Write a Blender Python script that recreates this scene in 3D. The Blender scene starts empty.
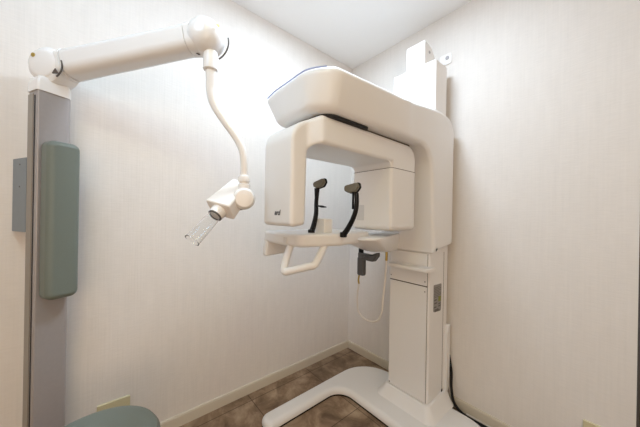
import bpy, bmesh, math
from mathutils import Vector, Matrix, Quaternion

scene = bpy.context.scene
COL = scene.collection

# ------------------------------------------------------------------ materials
def new_mat(name):
    m = bpy.data.materials.new(name); m.use_nodes = True
    nt = m.node_tree
    b = nt.nodes.get('Principled BSDF')
    return m, nt, b

def simple(name, col, rough=0.5, metal=0.0, spec=0.5, noise=0.0, nscale=40.0, bump=0.0, coat=0.0):
    m, nt, b = new_mat(name)
    b.inputs['Roughness'].default_value = rough
    b.inputs['Metallic'].default_value = metal
    b.inputs['Specular IOR Level'].default_value = spec
    b.inputs['Coat Weight'].default_value = coat
    tc = nt.nodes.new('ShaderNodeTexCoord')
    n = nt.nodes.new('ShaderNodeTexNoise'); n.inputs['Scale'].default_value = nscale; n.inputs['Detail'].default_value = 4
    nt.links.new(tc.outputs['Object'], n.inputs['Vector'])
    mx = nt.nodes.new('ShaderNodeMix'); mx.data_type = 'RGBA'
    mx.inputs[6].default_value = tuple(c*(1-noise) for c in col)+(1,)
    mx.inputs[7].default_value = tuple(min(1, c*(1+noise)) for c in col)+(1,)
    nt.links.new(n.outputs['Fac'], mx.inputs[0]); nt.links.new(mx.outputs[2], b.inputs['Base Color'])
    if bump:
        bp = nt.nodes.new('ShaderNodeBump'); bp.inputs['Strength'].default_value = bump; bp.inputs['Distance'].default_value = 0.001
        nt.links.new(n.outputs['Fac'], bp.inputs['Height']); nt.links.new(bp.outputs['Normal'], b.inputs['Normal'])
    return m

def wallpaper(name, col):
    m, nt, b = new_mat(name)
    b.inputs['Roughness'].default_value = 0.75; b.inputs['Specular IOR Level'].default_value = 0.25
    geo = nt.nodes.new('ShaderNodeNewGeometry')
    def noise(sc, detail, scale):
        mp = nt.nodes.new('ShaderNodeMapping'); mp.inputs['Scale'].default_value = sc
        nt.links.new(geo.outputs['Position'], mp.inputs['Vector'])
        n = nt.nodes.new('ShaderNodeTexNoise'); n.inputs['Scale'].default_value = scale; n.inputs['Detail'].default_value = detail
        nt.links.new(mp.outputs['Vector'], n.inputs['Vector']); return n.outputs['Fac']
    a = noise((130, 130, 3.5), 3, 1); c = noise((22, 22, 170), 2, 1); d = noise((24, 24, 6), 3, 1)
    s1 = nt.nodes.new('ShaderNodeMath'); s1.operation = 'ADD'; nt.links.new(a, s1.inputs[0]); nt.links.new(c, s1.inputs[1])
    s2 = nt.nodes.new('ShaderNodeMath'); s2.operation = 'ADD'; nt.links.new(s1.outputs[0], s2.inputs[0]); nt.links.new(d, s2.inputs[1])
    mr = nt.nodes.new('ShaderNodeMapRange'); mr.inputs[1].default_value = 1.05; mr.inputs[2].default_value = 1.95
    nt.links.new(s2.outputs[0], mr.inputs[0])
    mx = nt.nodes.new('ShaderNodeMix'); mx.data_type = 'RGBA'
    mx.inputs[6].default_value = tuple(x*0.955 for x in col)+(1,); mx.inputs[7].default_value = tuple(min(1, x*1.03) for x in col)+(1,)
    nt.links.new(mr.outputs[0], mx.inputs[0]); nt.links.new(mx.outputs[2], b.inputs['Base Color'])
    bp = nt.nodes.new('ShaderNodeBump'); bp.inputs['Strength'].default_value = 0.35; bp.inputs['Distance'].default_value = 0.0012
    nt.links.new(s1.outputs[0], bp.inputs['Height']); nt.links.new(bp.outputs['Normal'], b.inputs['Normal'])
    return m

def tile_floor(name):
    m, nt, b = new_mat(name)
    b.inputs['Roughness'].default_value = 0.5; b.inputs['Specular IOR Level'].default_value = 0.35
    geo = nt.nodes.new('ShaderNodeNewGeometry')
    mp = nt.nodes.new('ShaderNodeMapping'); mp.inputs['Location'].default_value = (-0.072+4.5, 0.47+4.5, 0)
    nt.links.new(geo.outputs['Position'], mp.inputs['Vector'])
    br = nt.nodes.new('ShaderNodeTexBrick'); br.offset = 0.0; br.squash = 1.0
    br.inputs['Scale'].default_value = 1.0; br.inputs['Mortar Size'].default_value = 0.0028; br.inputs['Mortar Smooth'].default_value = 0.3
    br.inputs['Brick Width'].default_value = 0.45; br.inputs['Row Height'].default_value = 0.45; br.inputs['Bias'].default_value = 0.0
    br.inputs['Color1'].default_value = (0.9, 0.9, 0.9, 1); br.inputs['Color2'].default_value = (1.12, 1.1, 1.08, 1); br.inputs['Mortar'].default_value = (0.42, 0.38, 0.34, 1)
    nt.links.new(mp.outputs['Vector'], br.inputs['Vector'])
    n = nt.nodes.new('ShaderNodeTexNoise'); n.inputs['Scale'].default_value = 7.5; n.inputs['Detail'].default_value = 7; n.inputs['Roughness'].default_value = 0.62; n.inputs['Distortion'].default_value = 0.5
    nt.links.new(geo.outputs['Position'], n.inputs['Vector'])
    cr = nt.nodes.new('ShaderNodeValToRGB')
    e = cr.color_ramp.elements
    e[0].position = 0.32; e[0].color = (0.12, 0.075, 0.043, 1)
    e[1].position = 0.70; e[1].color = (0.46, 0.345, 0.235, 1)
    k = e.new(0.5); k.color = (0.255, 0.172, 0.108, 1)
    nt.links.new(n.outputs['Fac'], cr.inputs[0])
    mx = nt.nodes.new('ShaderNodeMix'); mx.data_type = 'RGBA'; mx.blend_type = 'MULTIPLY'; mx.inputs[0].default_value = 1.0
    nt.links.new(cr.outputs[0], mx.inputs[6]); nt.links.new(br.outputs['Color'], mx.inputs[7]); nt.links.new(mx.outputs[2], b.inputs['Base Color'])
    bp = nt.nodes.new('ShaderNodeBump'); bp.inputs['Strength'].default_value = 0.4; bp.inputs['Distance'].default_value = 0.002; bp.invert = True
    nt.links.new(br.outputs['Fac'], bp.inputs['Height']); nt.links.new(bp.outputs['Normal'], b.inputs['Normal'])
    return m

def wood(name):
    m, nt, b = new_mat(name); b.inputs['Roughness'].default_value = 0.5
    geo = nt.nodes.new('ShaderNodeNewGeometry')
    mp = nt.nodes.new('ShaderNodeMapping'); mp.inputs['Scale'].default_value = (30, 30, 2)
    nt.links.new(geo.outputs['Position'], mp.inputs['Vector'])
    n = nt.nodes.new('ShaderNodeTexNoise'); n.inputs['Scale'].default_value = 1.0; n.inputs['Detail'].default_value = 5
    nt.links.new(mp.outputs['Vector'], n.inputs['Vector'])
    cr = nt.nodes.new('ShaderNodeValToRGB')
    cr.color_ramp.elements[0].color = (0.20, 0.11, 0.055, 1); cr.color_ramp.elements[1].color = (0.42, 0.27, 0.16, 1)
    nt.links.new(n.outputs['Fac'], cr.inputs[0]); nt.links.new(cr.outputs[0], b.inputs['Base Color'])
    return m

M = {}
M['wall'] = wallpaper('linen_wallpaper', (0.80, 0.755, 0.705))
M['ceiling'] = simple('ceiling_paper', (0.95, 0.935, 0.915), 0.85, spec=0.2, noise=0.02, nscale=120, bump=0.2)
M['floor'] = tile_floor('stone_tile')
M['skirting'] = simple('cream_skirting', (0.66, 0.60, 0.49), 0.5, noise=0.01)
M['wood'] = wood('brown_door_wood')
M['plastic'] = simple('warm_white_plastic', (0.87, 0.86, 0.85), 0.33, noise=0.006, spec=0.45)
M['enamel'] = simple('white_enamel', (0.90, 0.875, 0.85), 0.28, noise=0.005, spec=0.5)
M['dark'] = simple('dark_gap', (0.010, 0.010, 0.011), 0.6, noise=0.05)
M['rubber'] = simple('black_rubber', (0.006, 0.006, 0.007), 0.5, noise=0.1, spec=0.25)
M['olive'] = simple('grey_olive_foam', (0.17, 0.155, 0.115), 0.7, noise=0.12, nscale=200, bump=0.2)
M['seam'] = simple('seam_brown', (0.10, 0.075, 0.06), 0.7)  # dark brown for joint lines, bearing plate and warning mark
M['blue'] = simple('blue_trim_strip', (0.42, 0.47, 0.72), 0.35, noise=0.02)
M['grey_metal'] = simple('brushed_grey_metal', (0.40, 0.375, 0.375), 0.36, metal=0.3, noise=0.05, nscale=90)
M['edge_metal'] = simple('bronze_grey_edge', (0.33, 0.30, 0.265), 0.4, metal=0.3, noise=0.04)
M['blue_grey'] = simple('blue_grey_sheet', (0.235, 0.27, 0.30), 0.5, noise=0.04)
M['green'] = simple('sage_green_vinyl', (0.172, 0.200, 0.176), 0.42, noise=0.05, nscale=250, bump=0.15, spec=0.4)
M['arm_white'] = simple('ivory_white_arm', (0.90, 0.885, 0.872), 0.25, noise=0.006, coat=0.2)
M['chrome'] = simple('chrome', (0.75, 0.75, 0.75), 0.18, metal=1.0)
M['switch_grey'] = simple('dark_grey_plastic', (0.085, 0.085, 0.088), 0.45, noise=0.05)
M['label_grey'] = simple('label_grey', (0.30, 0.285, 0.27), 0.6, noise=0.08, nscale=300)
M['label_dark'] = simple('label_dark_ink', (0.12, 0.11, 0.10), 0.6)
M['label_green'] = simple('label_olive_green', (0.25, 0.27, 0.05), 0.6)
M['window'] = simple('pale_grey_window', (0.70, 0.70, 0.70), 0.4)
M['control'] = simple('control_print', (0.76, 0.735, 0.71), 0.4)
M['logo'] = simple('logo_ink', (0.12, 0.12, 0.13), 0.5)
M['ivory'] = simple('ivory_outlet_plastic', (0.62, 0.56, 0.36), 0.45, noise=0.02)
M['brass'] = simple('yellow_brass', (0.50, 0.36, 0.10), 0.4, metal=0.6)
M['cord'] = simple('white_cord', (0.78, 0.73, 0.66), 0.5, noise=0.02)
M['ring'] = simple('dark_joint_ring', (0.10, 0.09, 0.085), 0.4, metal=0.3)
m, nt, b = new_mat('clear_acrylic')
b.inputs['Base Color'].default_value = (0.97, 0.975, 0.975, 1); b.inputs['Transmission Weight'].default_value = 1.0
b.inputs['Roughness'].default_value = 0.02; b.inputs['IOR'].default_value = 1.36
M['glass'] = m

# ------------------------------------------------------------------ object helpers
def link(name, bm, mat, parent=None, angle=35, wn=True):
    bmesh.ops.recalc_face_normals(bm, faces=bm.faces)
    me = bpy.data.meshes.new(name); bm.to_mesh(me); bm.free()
    for p in me.polygons: p.use_smooth = True
    me.set_sharp_from_angle(angle=math.radians(angle))
    me.materials.append(M[mat])
    o = bpy.data.objects.new(name, me); COL.objects.link(o)
    if wn:
        md = o.modifiers.new('wn', 'WEIGHTED_NORMAL'); md.keep_sharp = True
    if parent is not None: put_under(o, parent)
    return o

def world_of(o):
    mt = Matrix.LocRotScale(o.location, o.rotation_euler, o.scale)
    return world_of(o.parent) @ mt if o.parent else mt

def put_under(o, parent):
    # geometry is written in room coordinates, so cancel the parent's placement
    o.parent = parent
    mt = world_of(parent).inverted()
    loc, rot, _ = mt.decompose()
    o.location = loc; o.rotation_euler = rot.to_euler()

def thing(name, label, cat, loc, group=None):
    o = bpy.data.objects.new(name, None); COL.objects.link(o); o.empty_display_size = 0.1
    o.location = loc; o['label'] = label; o['category'] = cat
    if group: o['group'] = group
    return o

def struct(o): o['kind'] = 'structure'; return o

def rpoly(pts, seg=7):
    """pts: (u, v) or (u, v, radius) corners -> rounded polygon"""
    out = []; n = len(pts)
    for i in range(n):
        p = Vector(pts[i][:2]); r = pts[i][2] if len(pts[i]) > 2 else 0
        a = Vector(pts[i-1][:2]) - p; c = Vector(pts[(i+1) % n][:2]) - p
        if r <= 0: out.append(p); continue
        la, lc = a.length, c.length; a.normalize(); c.normalize()
        ang = a.angle(c); d = min(r/math.tan(ang/2), la*0.49, lc*0.49); rr = d*math.tan(ang/2)
        cen = p + (a+c).normalized()*(rr/math.sin(ang/2))
        s = p + a*d - cen; e = p + c*d - cen
        tot = s.angle_signed(e)
        for k in range(seg+1):
            t = -tot*k/seg
            out.append(cen + Vector((s.x*math.cos(t)-s.y*math.sin(t), s.x*math.sin(t)+s.y*math.cos(t))))
    q = []
    for p in out:
        if not q or (p-q[-1]).length > 1e-5: q.append(p)
    if (q[0]-q[-1]).length < 1e-5: q.pop()
    return q

def offset(poly, d):
    n = len(poly); area = sum(poly[i-1].x*poly[i].y - poly[i].x*poly[i-1].y for i in range(n))
    sg = 1 if area > 0 else -1; out = []
    for i in range(n):
        e1 = (poly[i]-poly[i-1]).normalized(); e2 = (poly[(i+1) % n]-poly[i]).normalized()
        n1 = Vector((-e1.y, e1.x))*sg; n2 = Vector((-e2.y, e2.x))*sg
        b_ = n1+n2
        if b_.length < 1e-6: b_ = n1
        b_.normalize(); k = max(0.35, b_.dot(n1))
        out.append(poly[i] + b_*(d/k))
    return out

def prism(poly, lo, hi, axis='x', r=0.0, r2=None, nslice=1, seg=4, deform=None, bm=None, xf=None):
    """extrude a 2-D outline along an axis with rounded rims; outline axes: x->(y,z) y->(x,z) z->(x,y)"""
    bm = bm or bmesh.new()
    poly = [Vector(p[:2]) for p in poly]
    r2 = r if r2 is None else r2
    lv = []
    if r > 0:
        for k in range(seg): t = math.pi/2*k/seg; lv.append((lo + r*(1-math.sin(t)), r*(1-math.cos(t))))
        lv = [(lo + r - r*math.cos(math.pi/2*(k)/seg), r - r*math.sin(math.pi/2*k/seg)) for k in range(seg+1)]
    else: lv = [(lo, 0)]
    a = lv[-1][0]; b_ = hi - r2
    for k in range(1, nslice): lv.append((a+(b_-a)*k/nslice, 0))
    if r2 > 0:
        lv += [(hi - r2 + r2*math.sin(math.pi/2*k/seg), r2 - r2*math.cos(math.pi/2*k/seg)) for k in range(seg+1)]
    else: lv.append((hi, 0))
    rings = []
    for (h, d) in lv:
        pp = offset(poly, d) if d > 1e-7 else poly
        ring = []
        for p in pp:
            v = Vector({'x': (h, p.x, p.y), 'y': (p.x, h, p.y), 'z': (p.x, p.y, h)}[axis])
            if deform: v = Vector(deform(*v))
            if xf: v = xf @ v
            ring.append(bm.verts.new(v))
        rings.append(ring)
    n = len(poly)
    for i in range(len(rings)-1):
        for j in range(n):
            bm.faces.new((rings[i][j], rings[i][(j+1) % n], rings[i+1][(j+1) % n], rings[i+1][j]))
    bm.faces.new(rings[0]); bm.faces.new(rings[-1])
    return bm

def dice(bm, cuts):
    """cut flat faces into small cells so that a later bend stays smooth"""
    for ax, lo, hi, n in cuts:
        for k in range(n+1):
            co = [0, 0, 0]; co[ax] = lo+(hi-lo)*k/n; no = [0, 0, 0]; no[ax] = 1
            bmesh.ops.bisect_plane(bm, geom=bm.verts[:]+bm.edges[:]+bm.faces[:], plane_co=co, plane_no=no, dist=1e-6)
    return bm

def warp(bm, f):
    for v in bm.verts: v.co = f(*v.co)
    return bm

def loft(rings, bm=None, cap=True):
    bm = bm or bmesh.new(); R_ = [[bm.verts.new(v) for v in r] for r in rings]; n = len(R_[0])
    for i in range(len(R_)-1):
        for j in range(n): bm.faces.new((R_[i][j], R_[i][(j+1) % n], R_[i+1][(j+1) % n], R_[i+1][j]))
    if cap: bm.faces.new(R_[0]); bm.faces.new(R_[-1])
    return bm

def box(x0, x1, y0, y1, z0, z1, r=0.0, bm=None, xf=None):
    rr = min(r*1.0, 0.49*min(x1-x0, y1-y0))
    return prism(rpoly([(x0, y0, rr), (x1, y0, rr), (x1, y1, rr), (x0, y1, rr)], 4), z0, z1, 'z', r=min(r*0.9, 0.45*(z1-z0)), seg=3, bm=bm, xf=xf)

def spline(pts, n=8):
    pts = [Vector(p) for p in pts]; out = []
    for i in range(len(pts)-1):
        p0 = pts[max(i-1, 0)]; p1 = pts[i]; p2 = pts[i+1]; p3 = pts[min(i+2, len(pts)-1)]
        for k in range(n):
            t = k/n
            out.append(0.5*((2*p1)+(-p0+p2)*t+(2*p0-5*p1+4*p2-p3)*t*t+(-p0+3*p1-3*p2+p3)*t**3))
    out.append(pts[-1]); return out

def tube(path, rad, n=14, bm=None, cap=True, flat=1.0, ref=None, closed=False):
    """sweep an ellipse along a path; rad may be a number or f(t)"""
    bm = bm or bmesh.new(); path = [Vector(p) for p in path]; m_ = len(path); rings = []
    up = Vector(ref) if ref else None; prev = None
    for i, p in enumerate(path):
        if closed: t = (path[(i+1) % m_]-path[i-1]).normalized()
        else: t = (path[min(i+1, m_-1)]-path[max(i-1, 0)]).normalized()
        if prev is None:
            a = up or (Vector((0, 0, 1)) if abs(t.z) < 0.9 else Vector((1, 0, 0)))
            u = (a - t*a.dot(t)).normalized()
        else:
            a = up if up else prev
            u = (a - t*a.dot(t)).normalized()
        prev = u; w = t.cross(u); R_ = rad(i/(m_-1)) if callable(rad) else rad
        rings.append([bm.verts.new(p + u*math.cos(2*math.pi*k/n)*R_ + w*math.sin(2*math.pi*k/n)*R_*flat) for k in range(n)])
    for i in range(m_ - (0 if closed else 1)):
        j2 = (i+1) % m_
        for j in range(n): bm.faces.new((rings[i][j], rings[i][(j+1) % n], rings[j2][(j+1) % n], rings[j2][j]))
    if cap and not closed: bm.faces.new(rings[0]); bm.faces.new(rings[-1])
    return bm

def lathe(prof, origin, axis, n=32, bm=None, cap=True):
    """prof: list of (radius, height) swept about an axis"""
    bm = bm or bmesh.new(); q = Vector((0, 0, 1)).rotation_difference(Vector(axis).normalized()); o = Vector(origin); rings = []
    for (r, h) in prof:
        rings.append([bm.verts.new(o + q @ Vector((r*math.cos(2*math.pi*k/n), r*math.sin(2*math.pi*k/n), h))) for k in range(n)])
    for i in range(len(rings)-1):
        for j in range(n): bm.faces.new((rings[i][j], rings[i][(j+1) % n], rings[i+1][(j+1) % n], rings[i+1][j]))
    if cap: bm.faces.new(rings[0]); bm.faces.new(rings[-1])
    return bm

def rcyl(r, h, e=0.004, k=4):
    p = [(r-e+e*math.sin(math.pi/2*i/k), e-e*math.cos(math.pi/2*i/k)) for i in range(k+1)]
    return p + [(r-e+e*math.cos(math.pi/2*i/k), h-e+e*math.sin(math.pi/2*i/k)) for i in range(k+1)]

# ------------------------------------------------------------------ setting
H = 2.4
def slab(name, x0, x1, y0, y1, z0, z1, mat): return struct(link(name, box(x0, x1, y0, y1, z0, z1), mat, wn=False))
slab('floor', -0.12, 3.0, -3.2, 1.4, -0.08, 0.0, 'floor')
slab('ceiling', -0.12, 3.0, -3.2, 1.4, H, H+0.08, 'ceiling')
slab('wall_left', -0.12, 0.0, -3.2, 1.4, 0.0, H, 'wall')
slab('wall_right', 0.0, 1.558, 0.0, 0.11, 0.0, H, 'wall')
slab('wall_near', 0.0, 3.0, -3.2, -3.08, 0.0, H, 'wall')
slab('wall_side', 2.88, 3.0, -3.08, 1.28, 0.0, H, 'wall')
slab('wall_passage', 0.0, 3.0, 1.28, 1.4, 0.0, H, 'wall')
def skirt(name, pts, horiz):
    prof = [(0, 0), (0.011, 0), (0.011, 0.052, 0.004), (0.008, 0.060), (0, 0.060)]
    bm = bmesh.new(); pl = rpoly(prof, 3)
    if horiz == 'y': prism([(p.x, p.y) for p in pl], pts[0], pts[1], 'y', bm=bm)
    else: prism([(-p.x, p.y) for p in pl], pts[0], pts[1], 'x', bm=bm)
    return struct(link(name, bm, 'skirting', wn=False))
skirt('baseboard_left', (-3.08, 0.0), 'y')
skirt('baseboard_right', (0.011, 1.556), 'x')
d = struct(link('door_1', box(1.30, 2.20, 1.235, 1.275, 0.005, 2.05, 0.004), 'wood'))
h_ = link('door_handle', tube(spline([(1.40, 1.235, 1.0), (1.40, 1.19, 1.0), (1.43, 1.18, 1.0), (1.52, 1.18, 1.0)], 5), 0.009, 10), 'chrome', d)
tr = struct(link('trim_1', box(1.558, 1.566, -0.002, 0.112, 0.0, H, 0.002), 'ring'))

# ------------------------------------------------------------------ panoramic x-ray machine
pan = thing('panoramic_xray_machine', 'large white panoramic dental x-ray machine standing in the room corner on a U-shaped floor base', 'x-ray machine', (0.71, -0.2, 0))

# U-shaped base
bp_ = rpoly([(0.250, -0.965, 0.05), (0.354, -0.965, 0.035), (0.354, -0.445, 0.10), (1.066, -0.445, 0.10), (1.066, -0.965, 0.035), (1.170, -0.965, 0.05), (1.170, -0.07, 0.20), (0.250, -0.07, 0.24)], 10)
base = link('floor_base', prism(bp_, 0.008, 0.044, 'z', r=0.003, r2=0.030, seg=7), 'plastic', pan)
link('base_gap_shade', prism(offset(bp_, 0.0015), 0.0, 0.009, 'z'), 'rubber', base)  # black strip standing in for the shadow in the gap under the base

def rect_ring(x0, x1, y0, y1, z, r, seg=6): return [Vector((p.x, p.y, z)) for p in rpoly([(x0, y0, r), (x1, y0, r), (x1, y1, r), (x0, y1, r)], seg)]
cx0, cx1, cyf, cyb = 0.588, 0.838, -0.262, -0.030
ped = link('pedestal_collar', loft([rect_ring(cx0-.062, cx1+.060, cyf-.064, cyb+.004, .042, .05), rect_ring(cx0-.050, cx1+.048, cyf-.052, cyb+.004, .052, .045),
      rect_ring(cx0-.036, cx1+.034, cyf-.036, cyb+.004, .072, .04), rect_ring(cx0-.020, cx1+.018, cyf-.020, cyb+.004, .100, .03),
      rect_ring(cx0-.014, cx1+.012, cyf-.014, cyb+.004, .1045, .028), rect_ring(cx0-.006, cx1+.005, cyf-.006, cyb+.002, .106, .024)]), 'plastic', pan)

col = link('column', prism(rpoly([(cx0, cyf+.006, .004), (cx1, cyf+.006, .013), (cx1, cyb, .01), (cx0, cyb, .01)], 6), 0.100, 0.96, 'z'), 'plastic', pan)
fp = link('front_panel', prism(rpoly([(cx0+.004, .108, .002), (cx1-.013, .108, .002), (cx1-.013, .746, .002), (cx0+.004, .746, .002)], 3), cyf-.003, cyf+.010, 'y', r=.002, r2=0, seg=2), 'plastic', col)
link('upper_panel', prism(rpoly([(cx0+.004, .752, .002), (cx1-.013, .752, .002), (cx1-.013, .93, .002), (cx0+.004, .93, .002)], 3), cyf-.003, cyf+.010, 'y', r=.002, r2=0, seg=2), 'plastic', col)
link('panel_edge_seam', box(cx1-.0128, cx1-.0112, cyf+.0045, cyf+.0075, .106, .93), 'seam', col)
link('panel_seam', box(cx0+.003, cx1-.012, cyf-.0005, cyf+.008, .7455, .7525), 'seam', col)
for (x_, z_) in ((cx0+.012, .118), (cx0+.012, .775), (cx1-.022, .775), (cx1-.022, .72)):
    link('screw', lathe([(0.0035, 0), (0.003, .0015), (0.001, .0018)], (x_, cyf-.003, z_), (0, -1, 0), 10), 'label_dark', col)
# side seam and notch near the wall
link('side_seam', box(cx1-.0005, cx1+.0008, -.088, -.0855, .108, .93), 'seam', col)
link('cable_notch', box(cx1-.012, cx1+.0025, -.094, -.080, .103, .120, .001), 'dark', col)
rc = link('rear_cover', prism(rpoly([(-.066, .106, .003), (-.022, .106, .003), (-.022, .49, .004), (-.045, .49, .01), (-.066, .44, .01)], 4), .60, .856, 'x', r=.004), 'plastic', pan)

# rating plate on the side
lab = link('rating_plate', prism(rpoly([(-.209, .600, .010), (-.116, .590, .012), (-.114, .748, .006), (-.209, .752, .006)], 4), cx1, cx1+.0012, 'x'), 'label_grey', col)
bm = bmesh.new()
for r_ in range(7):
    z_ = .735 - r_*.009
    box(cx1+.001, cx1+.0018, -.203, -.203+(.080 if r_ % 3 else .062), z_-.0025, z_, bm=bm)
for (a, b2, z_) in ((-.200, -.172, .668), (-.200, -.168, .650), (-.150, -.125, .640), (-.150, -.122, .627), (-.205, -.175, .628), (-.195, -.150, .612), (-.190, -.135, .604)):
    box(cx1+.001, cx1+.0018, a, b2, z_-.007, z_, bm=bm)
link('printed_text', bm, 'label_dark', lab, wn=False)
link('green_square', box(cx1+.001, cx1+.002, -.152, -.122, .650, .678), 'label_green', lab, wn=False)

# small shelf under the carriage
link('small_shelf', prism(rpoly([(.618, -.338, .012), (.868, -.338, .028), (.868, -.250, .01), (.618, -.250, .006)], 6), .838, .860, 'z', r=.007, r2=.005), 'plastic', pan)

# mast and bracket
mast = link('inner_mast', box(.548, .826, -.200, -.058, .95, 2.032, .008), 'enamel', pan)
br = bmesh.new()
prism(rpoly([(.642, 1.98), (.758, 1.98), (.758, 2.168, .003), (.642, 2.168, .003)], 2), -.203, -.199, 'y', bm=br)
prism(rpoly([(-.201, 1.98), (-.004, 1.98), (-.004, 2.085, .01), (-.06, 2.10, .03), (-.13, 2.155, .03), (-.201, 2.168)], 5), .755, .759, 'x', bm=br)
prism(rpoly([(.755, 2.085, .004), (.828, 2.085, .012), (.828, 2.150, .012), (.755, 2.150, .01)], 4), -.006, -.001, 'y', bm=br)
prism(rpoly([(-.201, 1.98), (-.004, 1.98), (-.004, 2.085, .01), (-.06, 2.10, .03), (-.13, 2.155, .03), (-.201, 2.168)], 5), .642, .646, 'x', bm=br)
brk = link('wall_bracket', br, 'enamel', pan)
bm = lathe(rcyl(.011, .006, .002, 2), (.803, -.006, 2.124), (0, -1, 0), 12); link('bolt', bm, 'grey_metal', brk)
bm = lathe(rcyl(.008, .004, .001, 2), (.7592, -.150, 2.118), (1, 0, 0), 12); link('bolt', bm, 'grey_metal', brk)

# inverted-L carriage with the overhanging beam
ZT = 1.662
gam = rpoly([(-1.072, 1.505, .035), (-.318, 1.502, .125), (-.274, .938, .004), (-.045, .975, .015), (-.040, 1.705, .11), (-.24, 1.716, .3), (-.60, 1.672, .3), (-1.090, 1.652, .028)], 10)
def gdef(x, y, z):
    u = (x-.50)/(.872-.50)                       # 0..1 across
    k = max(0.0, min(1.0, (-y-.30)/.75)); k2 = k*k*(3-2*k)
    t = max(0.0, min(1.0, (z-1.50)/.155))
    xl = .535 + (.462-.535)*k2*(0.25+0.75*t) + (.045*(1-t) if y < -.35 else 0)
    st_ = max(0.0, min(1.0, (-y-.50)/.06)); st_ = st_*st_*(3-2*st_)
    xr = .870 + .008*st_ - (.036*max(0, 1-t)**1.5*k2)
    x2 = xl + (xr-xl)*u
    # plan of the beam end: long gentle curve, turning back at the right
    c = max(0.0, u-.70)/.30
    y2 = y + k**3*(.075*c*c) + k**3*.012*max(0, .25-u)/.25
    return (x2, y2, z)
arm = link('overhead_arm', warp(dice(prism(gam, .50, .872, 'x', r=.022, nslice=18, seg=5), [(1, -1.06, -.06, 40), (2, .97, 1.69, 24)]), gdef), 'plastic', pan, angle=50)
# blue strip along the top edge of the beam end
bm = bmesh.new(); pts = []
for i in range(25):
    u = .055 + .87*i/24; x, y, z = gdef(.50+.372*u, -1.0755, 1.6475); pts.append((x, y-.0060, z+.001))
tube(pts, .0028, 6, bm); link('blue_trim', bm, 'blue', arm)
# black slab put in as the shade of the gap between beam and gantry
link('bearing_gap_shade', prism(rpoly([(.60, -1.02, .05), (.826, -1.02, .06), (.826, -.775, .02), (.60, -.775, .05)], 6), 1.494, 1.520, 'z', r=.003), 'dark', arm)
link('bearing_plate', box(.62, .800, -.79, -.42, 1.492, 1.508, .004), 'seam', arm)

# rotating gantry: bridge with sensor head near the camera
def gy(x, y, z):
    u = (x-.565)/(.812-.565); k = max(0.0, min(1.0, (y+1.068)/.055)); k = k*k*(3-2*k)
    xr = .772 + (.812-.772)*k; xl = .572 + (.568-.572)*k
    return (xl + (xr-xl)*u, y, z)
gp = [(-1.128, 1.088, .018), (-1.062, 1.096, .018), (-1.058, 1.392, .035), (-.590, 1.392, .0), (-.590, 1.31, .0), (-.378, 1.31, .0), (-.372, 1.496, .075), (-1.020, 1.499, .03), (-1.128, 1.448, .085)]
gp = rpoly(gp, 9)
gan = link('rotating_gantry', warp(dice(prism(gp, .565, .812, 'x', r=.016, nslice=2, seg=5), [(1, -1.10, -.99, 14), (2, 1.12, 1.47, 6)]), gy), 'plastic', pan, angle=45)
# rounded inner fillet where the bridge meets the tube head
link('bridge_fillet', prism([(-.5895, 1.394)] + [(-.5895-.031+.031*math.sin(math.pi/2*k/10), 1.394-.031+.031*math.cos(math.pi/2*k/10)) for k in range(11)], .576, .806, 'x', r=0), 'plastic', gan)
link('tube_head', prism(rpoly([(.565, -.5925, .018), (.8125, -.5925, .018), (.8125, -.374, .018), (.565, -.374, .018)], 6), 1.062, 1.3635, 'z', r=.026, r2=.001, seg=6), 'plastic', gan)
link('head_seam', prism(rpoly([(.5645, -.5930, .0185), (.8130, -.5930, .0185), (.8130, -.3735, .0185), (.5645, -.3735, .0185)], 6), 1.3625, 1.3650, 'z'), 'seam', gan, wn=False)
link('faint_window', prism(rpoly([(.60, 1.110, .004), (.65, 1.110, .004), (.65, 1.190, .004), (.60, 1.190, .004)], 3), -.5937, -.5920, 'y'), 'window', gan)

# maker's small slanted wordmark low on the sensor head
cu = bpy.data.curves.new('wordmark_text', 'FONT'); cu.body = 'arcl'; cu.size = .026; cu.shear = .25; cu.extrude = .0004; cu.offset = .0011
to = bpy.data.objects.new('wordmark_text', cu); COL.objects.link(to)
dg = bpy.context.evaluated_depsgraph_get(); dg.update()
me = bpy.data.meshes.new_from_object(to.evaluated_get(dg)); bpy.data.objects.remove(to)
me.transform(Matrix.Translation((.664, -1.1288, 1.132)) @ Matrix.Rotation(math.radians(90), 4, 'X'))
me.materials.clear(); me.materials.append(M['logo'])
wm = bpy.data.objects.new('wordmark', me); COL.objects.link(wm); put_under(wm, gan)

# chin-rest arm (bowl) and table
def ring(pts, z, seg=6): return [Vector((p.x, p.y, z)) for p in rpoly(pts, seg)]
def lerp_poly(A, B, t): return [tuple(a+(b_-a)*t for a, b_ in zip(p, q)) for p, q in zip(A, B)]
top = [(.505, -.262, .02), (.50, -.60, .06), (.56, -.70, .06), (.745, -.730, .06), (.800, -.66, .05), (.752, -.50, .05), (.655, -.262, .02)]
bot = [(.52, -.262, .02), (.515, -.40, .05), (.555, -.47, .05), (.645, -.480, .05), (.675, -.42, .05), (.66, -.34, .04), (.64, -.262, .02)]
rg = []
for z, t in ((1.034, .06), (1.030, .01), (1.022, 0), (1.005, .10), (.985, .30), (.965, .55), (.945, .82), (.936, .96), (.932, 1.1)): rg.append(ring(lerp_poly(top, bot, t), z))
link('chin_rest_arm', loft(rg), 'plastic', pan, angle=60)
tbl = link('chin_rest_table', prism(rpoly([(.395, -1.035, .03), (.55, -1.052, .3), (.700, -1.036, .035), (.745, -.84, .06), (.70, -.60, .05), (.50, -.56, .05), (.43, -.75, .08)], 8), 1.003, 1.056, 'z', r=.016, r2=.012), 'plastic', pan, angle=50)
link('chin_post', box(.595, .662, -.875, -.825, 1.045, 1.118, .006), 'plastic', tbl)
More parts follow.
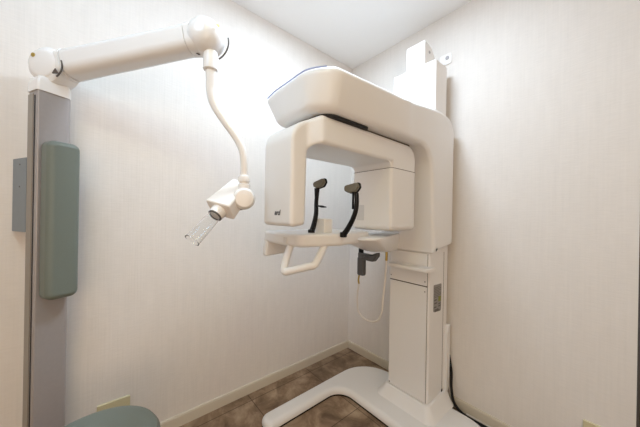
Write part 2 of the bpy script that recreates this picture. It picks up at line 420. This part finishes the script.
link('control_marks', prism(rpoly([(.585, 1.016, .004), (.625, 1.016, .004), (.625, 1.040, .004), (.585, 1.040, .004)], 3), -1.0468, -1.040, 'y'), 'control', tbl) if 'control' in M else None
# open loop grip on the right, solid skirt grip on the left
loop = spline([(.618, -1.018, 1.012), (.625, -1.040, .975), (.638, -1.066, .918), (.650, -1.066, .905)], 4) + spline([(.715, -1.000, .930), (.730, -.986, .935), (.728, -.972, .948), (.712, -.930, .985), (.700, -.905, 1.012)], 4)
link('grip_loop', tube(loop, .0150, 12, flat=1.0), 'plastic', tbl)
link('side_grip', prism(rpoly([(-1.040, .934, .012), (-.900, .944, .012), (-.885, 1.03, .01), (-1.036, 1.03, .01)], 5), .400, .436, 'x', r=.010), 'plastic', tbl)

# temple supports
def temple(path, padc, paddir, rod):
    t = link('temple_support', tube(spline(path, 7), lambda s: .0085+.0035*(1-s)**2, 10, flat=1.15), 'rubber', pan)
    link('support_foot', lathe(rcyl(.015, .022, .004, 3), Vector(path[0])+Vector((0, 0, -.010)), (0, 0, 1), 14), 'rubber', t)
    c = Vector(padc); u = Vector(paddir).normalized(); v = Vector((0, 0, 1)); v = (v-u*v.dot(u)).normalized(); w = u.cross(v)
    mt = Matrix((u, v, w)).transposed().to_4x4(); mt.translation = c
    pad = link('temple_pad', prism(rpoly([(-.034, -.008, .008), (-.016, -.019, .012), (.018, -.019, .012), (.034, -.004, .010), (.032, .017, .012), (-.034, .014, .012)], 5), -.010, .010, 'z', r=.006, xf=mt), 'olive', t)
    link('pad_backing', prism(rpoly([(-.036, -.006, .008), (-.016, -.021, .012), (.018, -.021, .012), (.036, -.004, .010), (.034, .020, .012), (-.036, .016, .012)], 5), -.018, -.008, 'z', r=.002, xf=mt), 'rubber', t)
    link('slide_rod', tube([rod[0], rod[1]], .0045, 8), 'rubber', t)
    return t, mt
temple([(.632, -.925, 1.058), (.622, -.905, 1.085), (.598, -.872, 1.14), (.572, -.85, 1.20), (.582, -.85, 1.268)], (.592, -.85, 1.282), (.95, .15, .22), ((.562, -.85, 1.262), (.566, -.85, 1.20)))
temple([(.755, -.85, 1.052), (.780, -.85, 1.080), (.812, -.85, 1.130), (.825, -.85, 1.175), (.824, -.85, 1.225)], (.798, -.85, 1.247), (.97, .12, .10), ((.806, -.85, 1.235), (.806, -.85, 1.160)))
link('bite_marker', lathe([(.004, 0), (.022, .004), (.022, .008), (.004, .011)], (.612, -.85, 1.168), (0.1, 0.1, 1), 16), 'rubber', pan)

# ------------------------------------------------------------------ hand switch hanging on a cord
sw = thing('hand_switch', 'dark grey exposure hand switch hooked under the x-ray machine with looped pale cord', 'switch', (.49, -.42, .76))
link('switch_body', box(.470, .520, -.440, -.404, .772, .885, .012), 'switch_grey', sw)
link('switch_hook', prism(rpoly([(.478, .872, .006), (.590, .868, .02), (.618, .902, .006), (.618, .925, .004), (.570, .905, .02), (.478, .912, .006)], 5), -.440, -.404, 'y', r=.006), 'switch_grey', sw)
link('hook_stem', box(.478, .502, -.434, -.410, .90, .950, .004), 'rubber', sw)
link('strain_relief', tube(spline([(.478, -.42, .775), (.470, -.42, .74), (.476, -.42, .715)], 4), .0055, 8), 'brass', sw)
link('cord', tube(spline([(.476, -.42, .720), (.464, -.42, .66), (.463, -.42, .60), (.474, -.42, .545), (.512, -.42, .518), (.565, -.42, .514), (.618, -.42, .538), (.644, -.42, .59), (.652, -.42, .67), (.660, -.415, .78), (.664, -.41, .90)], 7), .0052, 8), 'cord', sw)
link('cord_plug', tube([(.6635, -.41, .885), (.664, -.41, .944)], .007, 10), 'brass', sw)

# ------------------------------------------------------------------ cables by the skirting
pc = link('power_cable', tube(spline([(.845, -.012, .30), (.862, -.016, .21), (.872, -.034, .12), (.894, -.042, .045), (.955, -.044, .010), (1.05, -.040, .008), (1.20, -.036, .008), (1.40, -.034, .008), (1.54, -.030, .008)], 8), .0075, 10), 'rubber')
pc['label'] = 'black power cable dropping behind the x-ray machine column and along the right skirting'; pc['category'] = 'cable'
wc = link('signal_cable', tube(spline([(.950, -.0165, .005), (.98, -.0165, .005), (1.05, -.0165, .005), (1.20, -.0165, .005), (1.40, -.0165, .005), (1.54, -.0165, .005)], 8), .0045, 10), 'cord')
wc['label'] = 'thin white cable lying on the floor tight against the right skirting'; wc['category'] = 'cable'

# ------------------------------------------------------------------ wall-side unit: post, back pad, intraoral x-ray arm
A = math.radians(27); nv = Vector((math.cos(A), math.sin(A), 0)); wv = Vector((-nv.y, nv.x, 0))
P0 = Vector((.168, -1.8035, 0))          # front corner of the post
px = Matrix(((nv.x, wv.x, 0, P0.x), (nv.y, wv.y, 0, P0.y), (0, 0, 1, 0), (0, 0, 0, 1)))   # local (depth, across, z)
unit = thing('intraoral_xray_unit', 'grey metal post on the left with sage green back pad and white jointed x-ray arm', 'x-ray machine', (.14, -1.77, 0))
TOPZ = 1.566
def cut(x, y, z): return (x, y, z)
post = link('post', prism(rpoly([(0, .0, .004), (0, .0950, .016), (-.068, .0950, .006), (-.068, 0, .006)], 5), 0.0, TOPZ, 'z', deform=cut, xf=px), 'grey_metal', unit)
link('post_seam', prism([(-.024, -.0012), (-.018, -.0012), (-.018, .002), (-.024, .002)], 0.0, TOPZ-.02, 'z', xf=px), 'dark', post)
link('post_edge_strip', prism(rpoly([(-.066, -.0030, .001), (-.030, -.0030, .001), (-.030, .002), (-.066, .002)], 2), 0.0, TOPZ-.014, 'z', xf=px), 'edge_metal', post)
mp_ = link('mounting_plate', prism(rpoly([(-.172, -.004), (-.066, -.004), (-.066, .004), (-.172, .004)], 2), 1.053, 1.325, 'z', xf=px), 'blue_grey', unit)
for z_ in (1.22, 1.302): link('plate_screw', lathe([(.0032, 0), (.0032, .001)], px @ Vector((-.115, -.004, z_)), -wv, 10), 'label_dark', mp_)
pad = link('back_pad', prism(rpoly([(.008, .812, .024), (.101, .812, .024), (.101, 1.384, .024), (.008, 1.384, .024)], 7), .006, .060, 'x', r=.004, r2=.020, seg=6, xf=px), 'green', unit)
pad['label'] = 'sage green padded back rest'
# shoulder joint, arm, elbow
Rv = Vector((.647, .763, 0)); Fv = Vector((-.763, .647, 0)); Uv = Vector((0, 0, 1))
S = Vector((.118, -1.767, 1.666)); E_ = Vector((.520, -1.343, 1.774))
sh = lathe([(.020, -.048), (.052, -.044), (.064, -.034), (.069, -.015), (.069, .015), (.064, .034), (.052, .044), (.020, .048)], S, Fv, 40)
shj = link('shoulder_joint', sh, 'arm_white', unit)
# post cap flowing up into the shoulder
cl_ = rpoly([(.004, -.004, .008), (.004, .096, .020), (-.072, .096, .008), (-.072, -.004, .008)], 6)
def capring(k, z, cen, sc): return [Vector((lambda q: (q.x*(1-k)+(cen.x+(q.x-cen.x)*sc)*k, q.y*(1-k)+(cen.y+(q.y-cen.y)*sc)*k, z))(px @ Vector((p.x, p.y, 0)))) for p in cl_]
link('post_cap', loft([capring(0, TOPZ-.003, S, 1), capring(0, TOPZ+.006, S, 1), capring(.06, TOPZ+.016, S, .97), capring(.2, TOPZ+.030, S, .92), capring(.5, TOPZ+.046, S, .82), capring(1, TOPZ+.060, S, .6)]), 'arm_white', unit, angle=70)
link('shoulder_cap', lathe([(.052, 0), (.049, .004), (.038, .008), (.010, .010)], S - Fv*.044, -Fv, 36), 'arm_white', shj)
ad = (E_-S).normalized(); up = (Uv - ad*Uv.dot(ad)).normalized(); sd = ad.cross(up)
L = (E_-S).length
def sect(s, hh, ww, dz=0, r=.5):
    c = S + ad*s + up*dz; pts = rpoly([(-ww, -hh, min(ww, hh)*.75), (ww, -hh, min(ww, hh)*.75), (ww, hh, min(ww, hh)*.75), (-ww, hh, min(ww, hh)*.75)], 6)
    return [c + sd*p.x + up*p.y for p in pts]
link('arm_tube', loft([sect(.066, .0485, .043, .002), sect(.072, .0515, .046, .002), sect(.12, .0505, .045, .002), sect(.20, .050, .044, .002), sect(L*.6, .050, .043, .002), sect(L-.09, .049, .043, .002), sect(L-.062, .050, .044, .002)]), 'arm_white', unit, angle=50)
link('arm_root', loft([sect(.0, .046, .040, .0), sect(.03, .050, .043, .002), sect(.0645, .0525, .047, .002)]), 'arm_white', unit, angle=50)
link('arm_end_cover', loft([sect(L-.060, .051, .045, .002), sect(L-.03, .054, .048, .0), sect(L, .048, .045, .0)]), 'arm_white', unit, angle=50)
link('elbow_joint', lathe([(.012, -.060), (.030, -.056), (.046, -.046), (.058, -.030), (.064, -.012), (.065, .012), (.060, .030), (.048, .044), (.020, .052)], E_, Fv, 36), 'arm_white', unit)
def arc(c, r, a0, a1, off, rad, n=14):
    return tube([c + (Rv*math.cos(t)+Uv*math.sin(t))*r - Fv*off for t in [math.radians(a0+(a1-a0)*k/n) for k in range(n+1)]], rad, 8)
link('elbow_seal', arc(E_, .075, -58, 12, -.020, .0030), 'ring', unit)
link('elbow_seal', arc(E_, .066, -138, -108, .004, .0026), 'ring', unit)
link('brake_seal', arc(S+Rv*.026-Uv*.012, .050, -52, 22, .050, .0026), 'ring', shj)
bm = bmesh.new()
c = S + Rv*.052 - Uv*.032 - Fv*.050
prism([(-.011, -.008), (.011, -.008), (0, .010)], -.002, .002, 'z', xf=Matrix(((Rv.x, 0, -Fv.x, c.x), (Rv.y, 0, -Fv.y, c.y), (0, 1, 0, c.z), (0, 0, 0, 1))), bm=bm)
link('warning_mark', bm, 'seam', shj, wn=False)
link('shoulder_screw', lathe([(.0075, 0), (.0075, .002), (.003, .0025)], S - Rv*.026 + Uv*.024 - Fv*.052, -Fv, 12), 'brass', shj)
link('elbow_screw', lathe([(.006, 0), (.006, .002)], E_ + Rv*.058 + Uv*.016 - Fv*.040, Rv*.8-Fv*.5, 10), 'brass', unit)
# drop tube
link('tube_collar', lathe([(.0225, 0), (.0255, .003), (.0255, .058), (.024, .066)], (.533, -1.330, 1.654), (0, 0, 1), 24), 'arm_white', unit)
path = [(.533, -1.328, 1.66), (.533, -1.327, 1.62), (.534, -1.326, 1.575), (.543, -1.315, 1.53), (.566, -1.288, 1.475), (.596, -1.252, 1.410), (.610, -1.236, 1.365), (.6145, -1.231, 1.32), (.615, -1.230, 1.26)]
link('drop_tube', tube(spline(path, 6), lambda s: .0195 - .006*min(1, s*1.3), 18), 'arm_white', unit)
bl = link('knuckle', lathe([(.015, -.074), (.021, -.060), (.021, -.024), (.0215, -.022), (.0165, -.018), (.0165, -.014), (.0215, -.010), (.0215, .004), (.016, .012), (.006, .015)], (.615, -1.230, 1.262), (0, 0, 1), 24), 'arm_white', unit)
K = Vector((.620, -1.232, 1.188))
link('yoke_disc', lathe([(.018, -.034), (.031, -.031), (.037, -.024), (.040, -.010), (.040, .010), (.037, .022), (.030, .031), (.012, .034)], K, Rv*.35-Fv*.9, 28), 'arm_white', unit)
link('yoke_ring', lathe([(.0405, 0), (.042, .002), (.042, .006), (.0405, .008)], K - (Rv*.62-Fv*.78)*.024 - Rv*.008, Rv*.62-Fv*.78, 28), 'ring', unit)
# x-ray tube head box
a1 = Vector((.25, -.68, -.69)).normalized()
a2 = (Rv*.72 - Fv*.10 - Uv*.04); a2 = (a2 - a1*a2.dot(a1)).normalized(); a3 = a1.cross(a2).normalized()
HC = Vector((.584, -1.268, 1.187))
hm = Matrix((a2, a3, a1)).transposed().to_4x4(); hm.translation = HC
if a3.z < 0: pass
def taper(x, y, z):
    k = (z+.085)/.155; s = .72+.28*k; return (x*s, y*s, z)
hd = link('tube_head_box', prism(rpoly([(-.050, -.036, .009), (.050, -.036, .009), (.050, .036, .009), (-.050, .036, .009)], 4), -.085, .062, 'z', r=.014, r2=.006, nslice=3, deform=taper, xf=hm), 'enamel', unit)
co = hm @ Vector((.0, .0, .060))
link('cone_collar', lathe([(.027, 0), (.028, .004), (.026, .024), (.024, .028)], co, a1, 28), 'arm_white', hd)
link('collar_ring', lathe([(.0248, -.001), (.0248, .003), (.0205, .0035), (.0200, -.001)], co + a1*.028, a1, 28, cap=False), 'ring', hd)
ax = a1
bm = bmesh.new(); n = 32; q = Vector((0, 0, 1)).rotation_difference(ax)
prof = [(.0215, .030), (.0225, .060), (.0245, .140), (.0255, .144), (.0220, .144), (.0198, .060), (.0190, .030)]
rings = [[bm.verts.new(co + q @ Vector((r_*math.cos(2*math.pi*k/n), r_*math.sin(2*math.pi*k/n), h))) for k in range(n)] for (r_, h) in prof]
for i in range(len(rings)):
    i2 = (i+1) % len(rings)
    for j in range(n): bm.faces.new((rings[i][j], rings[i][(j+1) % n], rings[i2][(j+1) % n], rings[i2][j]))
link('clear_cone', bm, 'glass', hd, wn=False)

# ------------------------------------------------------------------ stool
SC = Vector((.535, -1.640, 0))
st = thing('round_stool', 'round sage green padded stool seat in front of the grey post', 'stool', SC)
link('seat', lathe([(.10, .385), (.150, .390), (.166, .402), (.172, .422), (.170, .442), (.160, .458), (.140, .466), (.09, .471), (.02, .472)], SC, (0, 0, 1), 48), 'green', st)
link('seat_plate', lathe([(.09, .355), (.11, .358), (.11, .385), (.09, .388)], SC, (0, 0, 1), 28), 'grey_metal', st)
link('gas_column', lathe([(.026, .075), (.026, .22), (.018, .221), (.018, .358)], SC, (0, 0, 1), 20), 'chrome', st)
bm = bmesh.new(); lathe([(.03, .055), (.035, .06), (.035, .085), (.028, .09)], SC, (0, 0, 1), 20, bm)
for k in range(5):
    t = math.radians(20+72*k); dv = Vector((math.cos(t), math.sin(t), 0))
    tube([SC+dv*.025+Uv*.072, SC+dv*.10+Uv*.068, SC+dv*.195+Uv*.062], lambda s: .014-.004*s, 10, bm, flat=1.3)
link('star_base', bm, 'grey_metal', st)
for k in range(5):
    t = math.radians(20+72*k); dv = Vector((math.cos(t), math.sin(t), 0)); sv = Vector((-dv.y, dv.x, 0)); c = SC+dv*.19
    bm = lathe(rcyl(.024, .014, .004, 2), c+Uv*.024-sv*.018, sv, 18); lathe(rcyl(.024, .014, .004, 2), c+Uv*.024+sv*.004, sv, 18, bm); tube([c+Uv*.024, c+Uv*.060], .006, 8, bm)
    link('caster', bm, 'rubber', st)

# ------------------------------------------------------------------ outlets
ol = thing('wall_outlet', 'ivory outlet plate on the left wall just behind the round green stool', 'outlet', (.0, -1.575, .20))
pl = link('cover_plate', prism(rpoly([(-1.633, .140, .006), (-1.513, .140, .006), (-1.513, .260, .006), (-1.633, .260, .006)], 4), 0.0, .009, 'x', r=0, r2=.003), 'ivory', ol)
bm = bmesh.new()
for yy in (-1.60, -1.572):
    for q_ in (0, .010): box(.0085, .0098, yy+q_-.001, yy+q_+.001, .195, .207, bm=bm)
link('socket_slots', bm, 'dark', pl, wn=False)
orr = thing('wall_outlet', 'ivory outlet plate low on the right wall at the bottom edge near the wall end', 'outlet', (1.47, 0, .19))
pl = link('cover_plate', prism(rpoly([(1.412, .135, .006), (1.532, .135, .006), (1.532, .258, .006), (1.412, .258, .006)], 4), -.009, 0.0, 'y', r=.003, r2=0), 'ivory', orr)
bm = bmesh.new()
for xx in (1.455, 1.483):
    for q_ in (0, .010): box(xx+q_-.001, xx+q_+.001, -.0098, -.0085, .19, .202, bm=bm)
link('socket_slots', bm, 'dark', pl, wn=False)

# ------------------------------------------------------------------ lights
def area(name, loc, rot, size, power, color, shape='DISK', sy=None):
    l = bpy.data.lights.new(name, 'AREA'); l.shape = shape; l.size = size; l.energy = power; l.color = color
    if sy: l.size_y = sy
    o = bpy.data.objects.new(name, l); COL.objects.link(o); o.location = loc; o.rotation_euler = rot; return o
area('ceiling_lamp', (.73, -.85, 2.385), (0, 0, 0), .32, 17.8, (.70, .845, 1.0))
area('ceiling_fill', (1.5, -1.8, 2.385), (0, 0, 0), .25, 4.2, (1.0, .98, .55))  # added fill under the ceiling, no known fixture here
pl_ = bpy.data.lights.new('cool_fill', 'POINT'); pl_.energy = 11.0; pl_.color = (.42, .70, 1.0); pl_.shadow_soft_size = .20  # added cool fill point
lo = bpy.data.objects.new('cool_fill', pl_); COL.objects.link(lo); lo.location = (.88, -1.95, 2.20)
area('warm_fill', (2.86, -2.2, 1.3), (0, math.radians(90), 0), 1.6, 18.0, (1.0, .71, .48), 'RECTANGLE', 1.4)  # added warm fill panel by the side wall, not a real opening
w = bpy.data.worlds.new('world'); scene.world = w; w.use_nodes = True
w.node_tree.nodes['Background'].inputs[0].default_value = (0.8, 0.8, 0.85, 1); w.node_tree.nodes['Background'].inputs[1].default_value = 0.0

# ------------------------------------------------------------------ camera
cd = bpy.data.cameras.new('camera'); cam = bpy.data.objects.new('camera', cd); COL.objects.link(cam)
cd.sensor_width = 36.0; cd.lens = 254/640*36; cd.clip_start = 0.02
F = Vector((-math.sin(math.radians(49.7)), math.cos(math.radians(49.7)), 0)); R = Vector((math.cos(math.radians(49.7)), math.sin(math.radians(49.7)), 0))
roll = math.radians(1.0)
up_ = Uv*math.cos(roll) - R*math.sin(roll); rt = R*math.cos(roll) + Uv*math.sin(roll)
mt = Matrix((rt, up_, -F)).transposed().to_4x4(); mt.translation = (1.506, -1.618, 1.134)
cam.matrix_world = mt; cd.shift_y = 1.5/640
scene.camera = cam

scene.view_settings.view_transform = 'Standard'; scene.view_settings.look = 'None'
scene.view_settings.gamma = 1.0; scene.view_settings.exposure = 0.03; scene.view_settings.use_curve_mapping = False
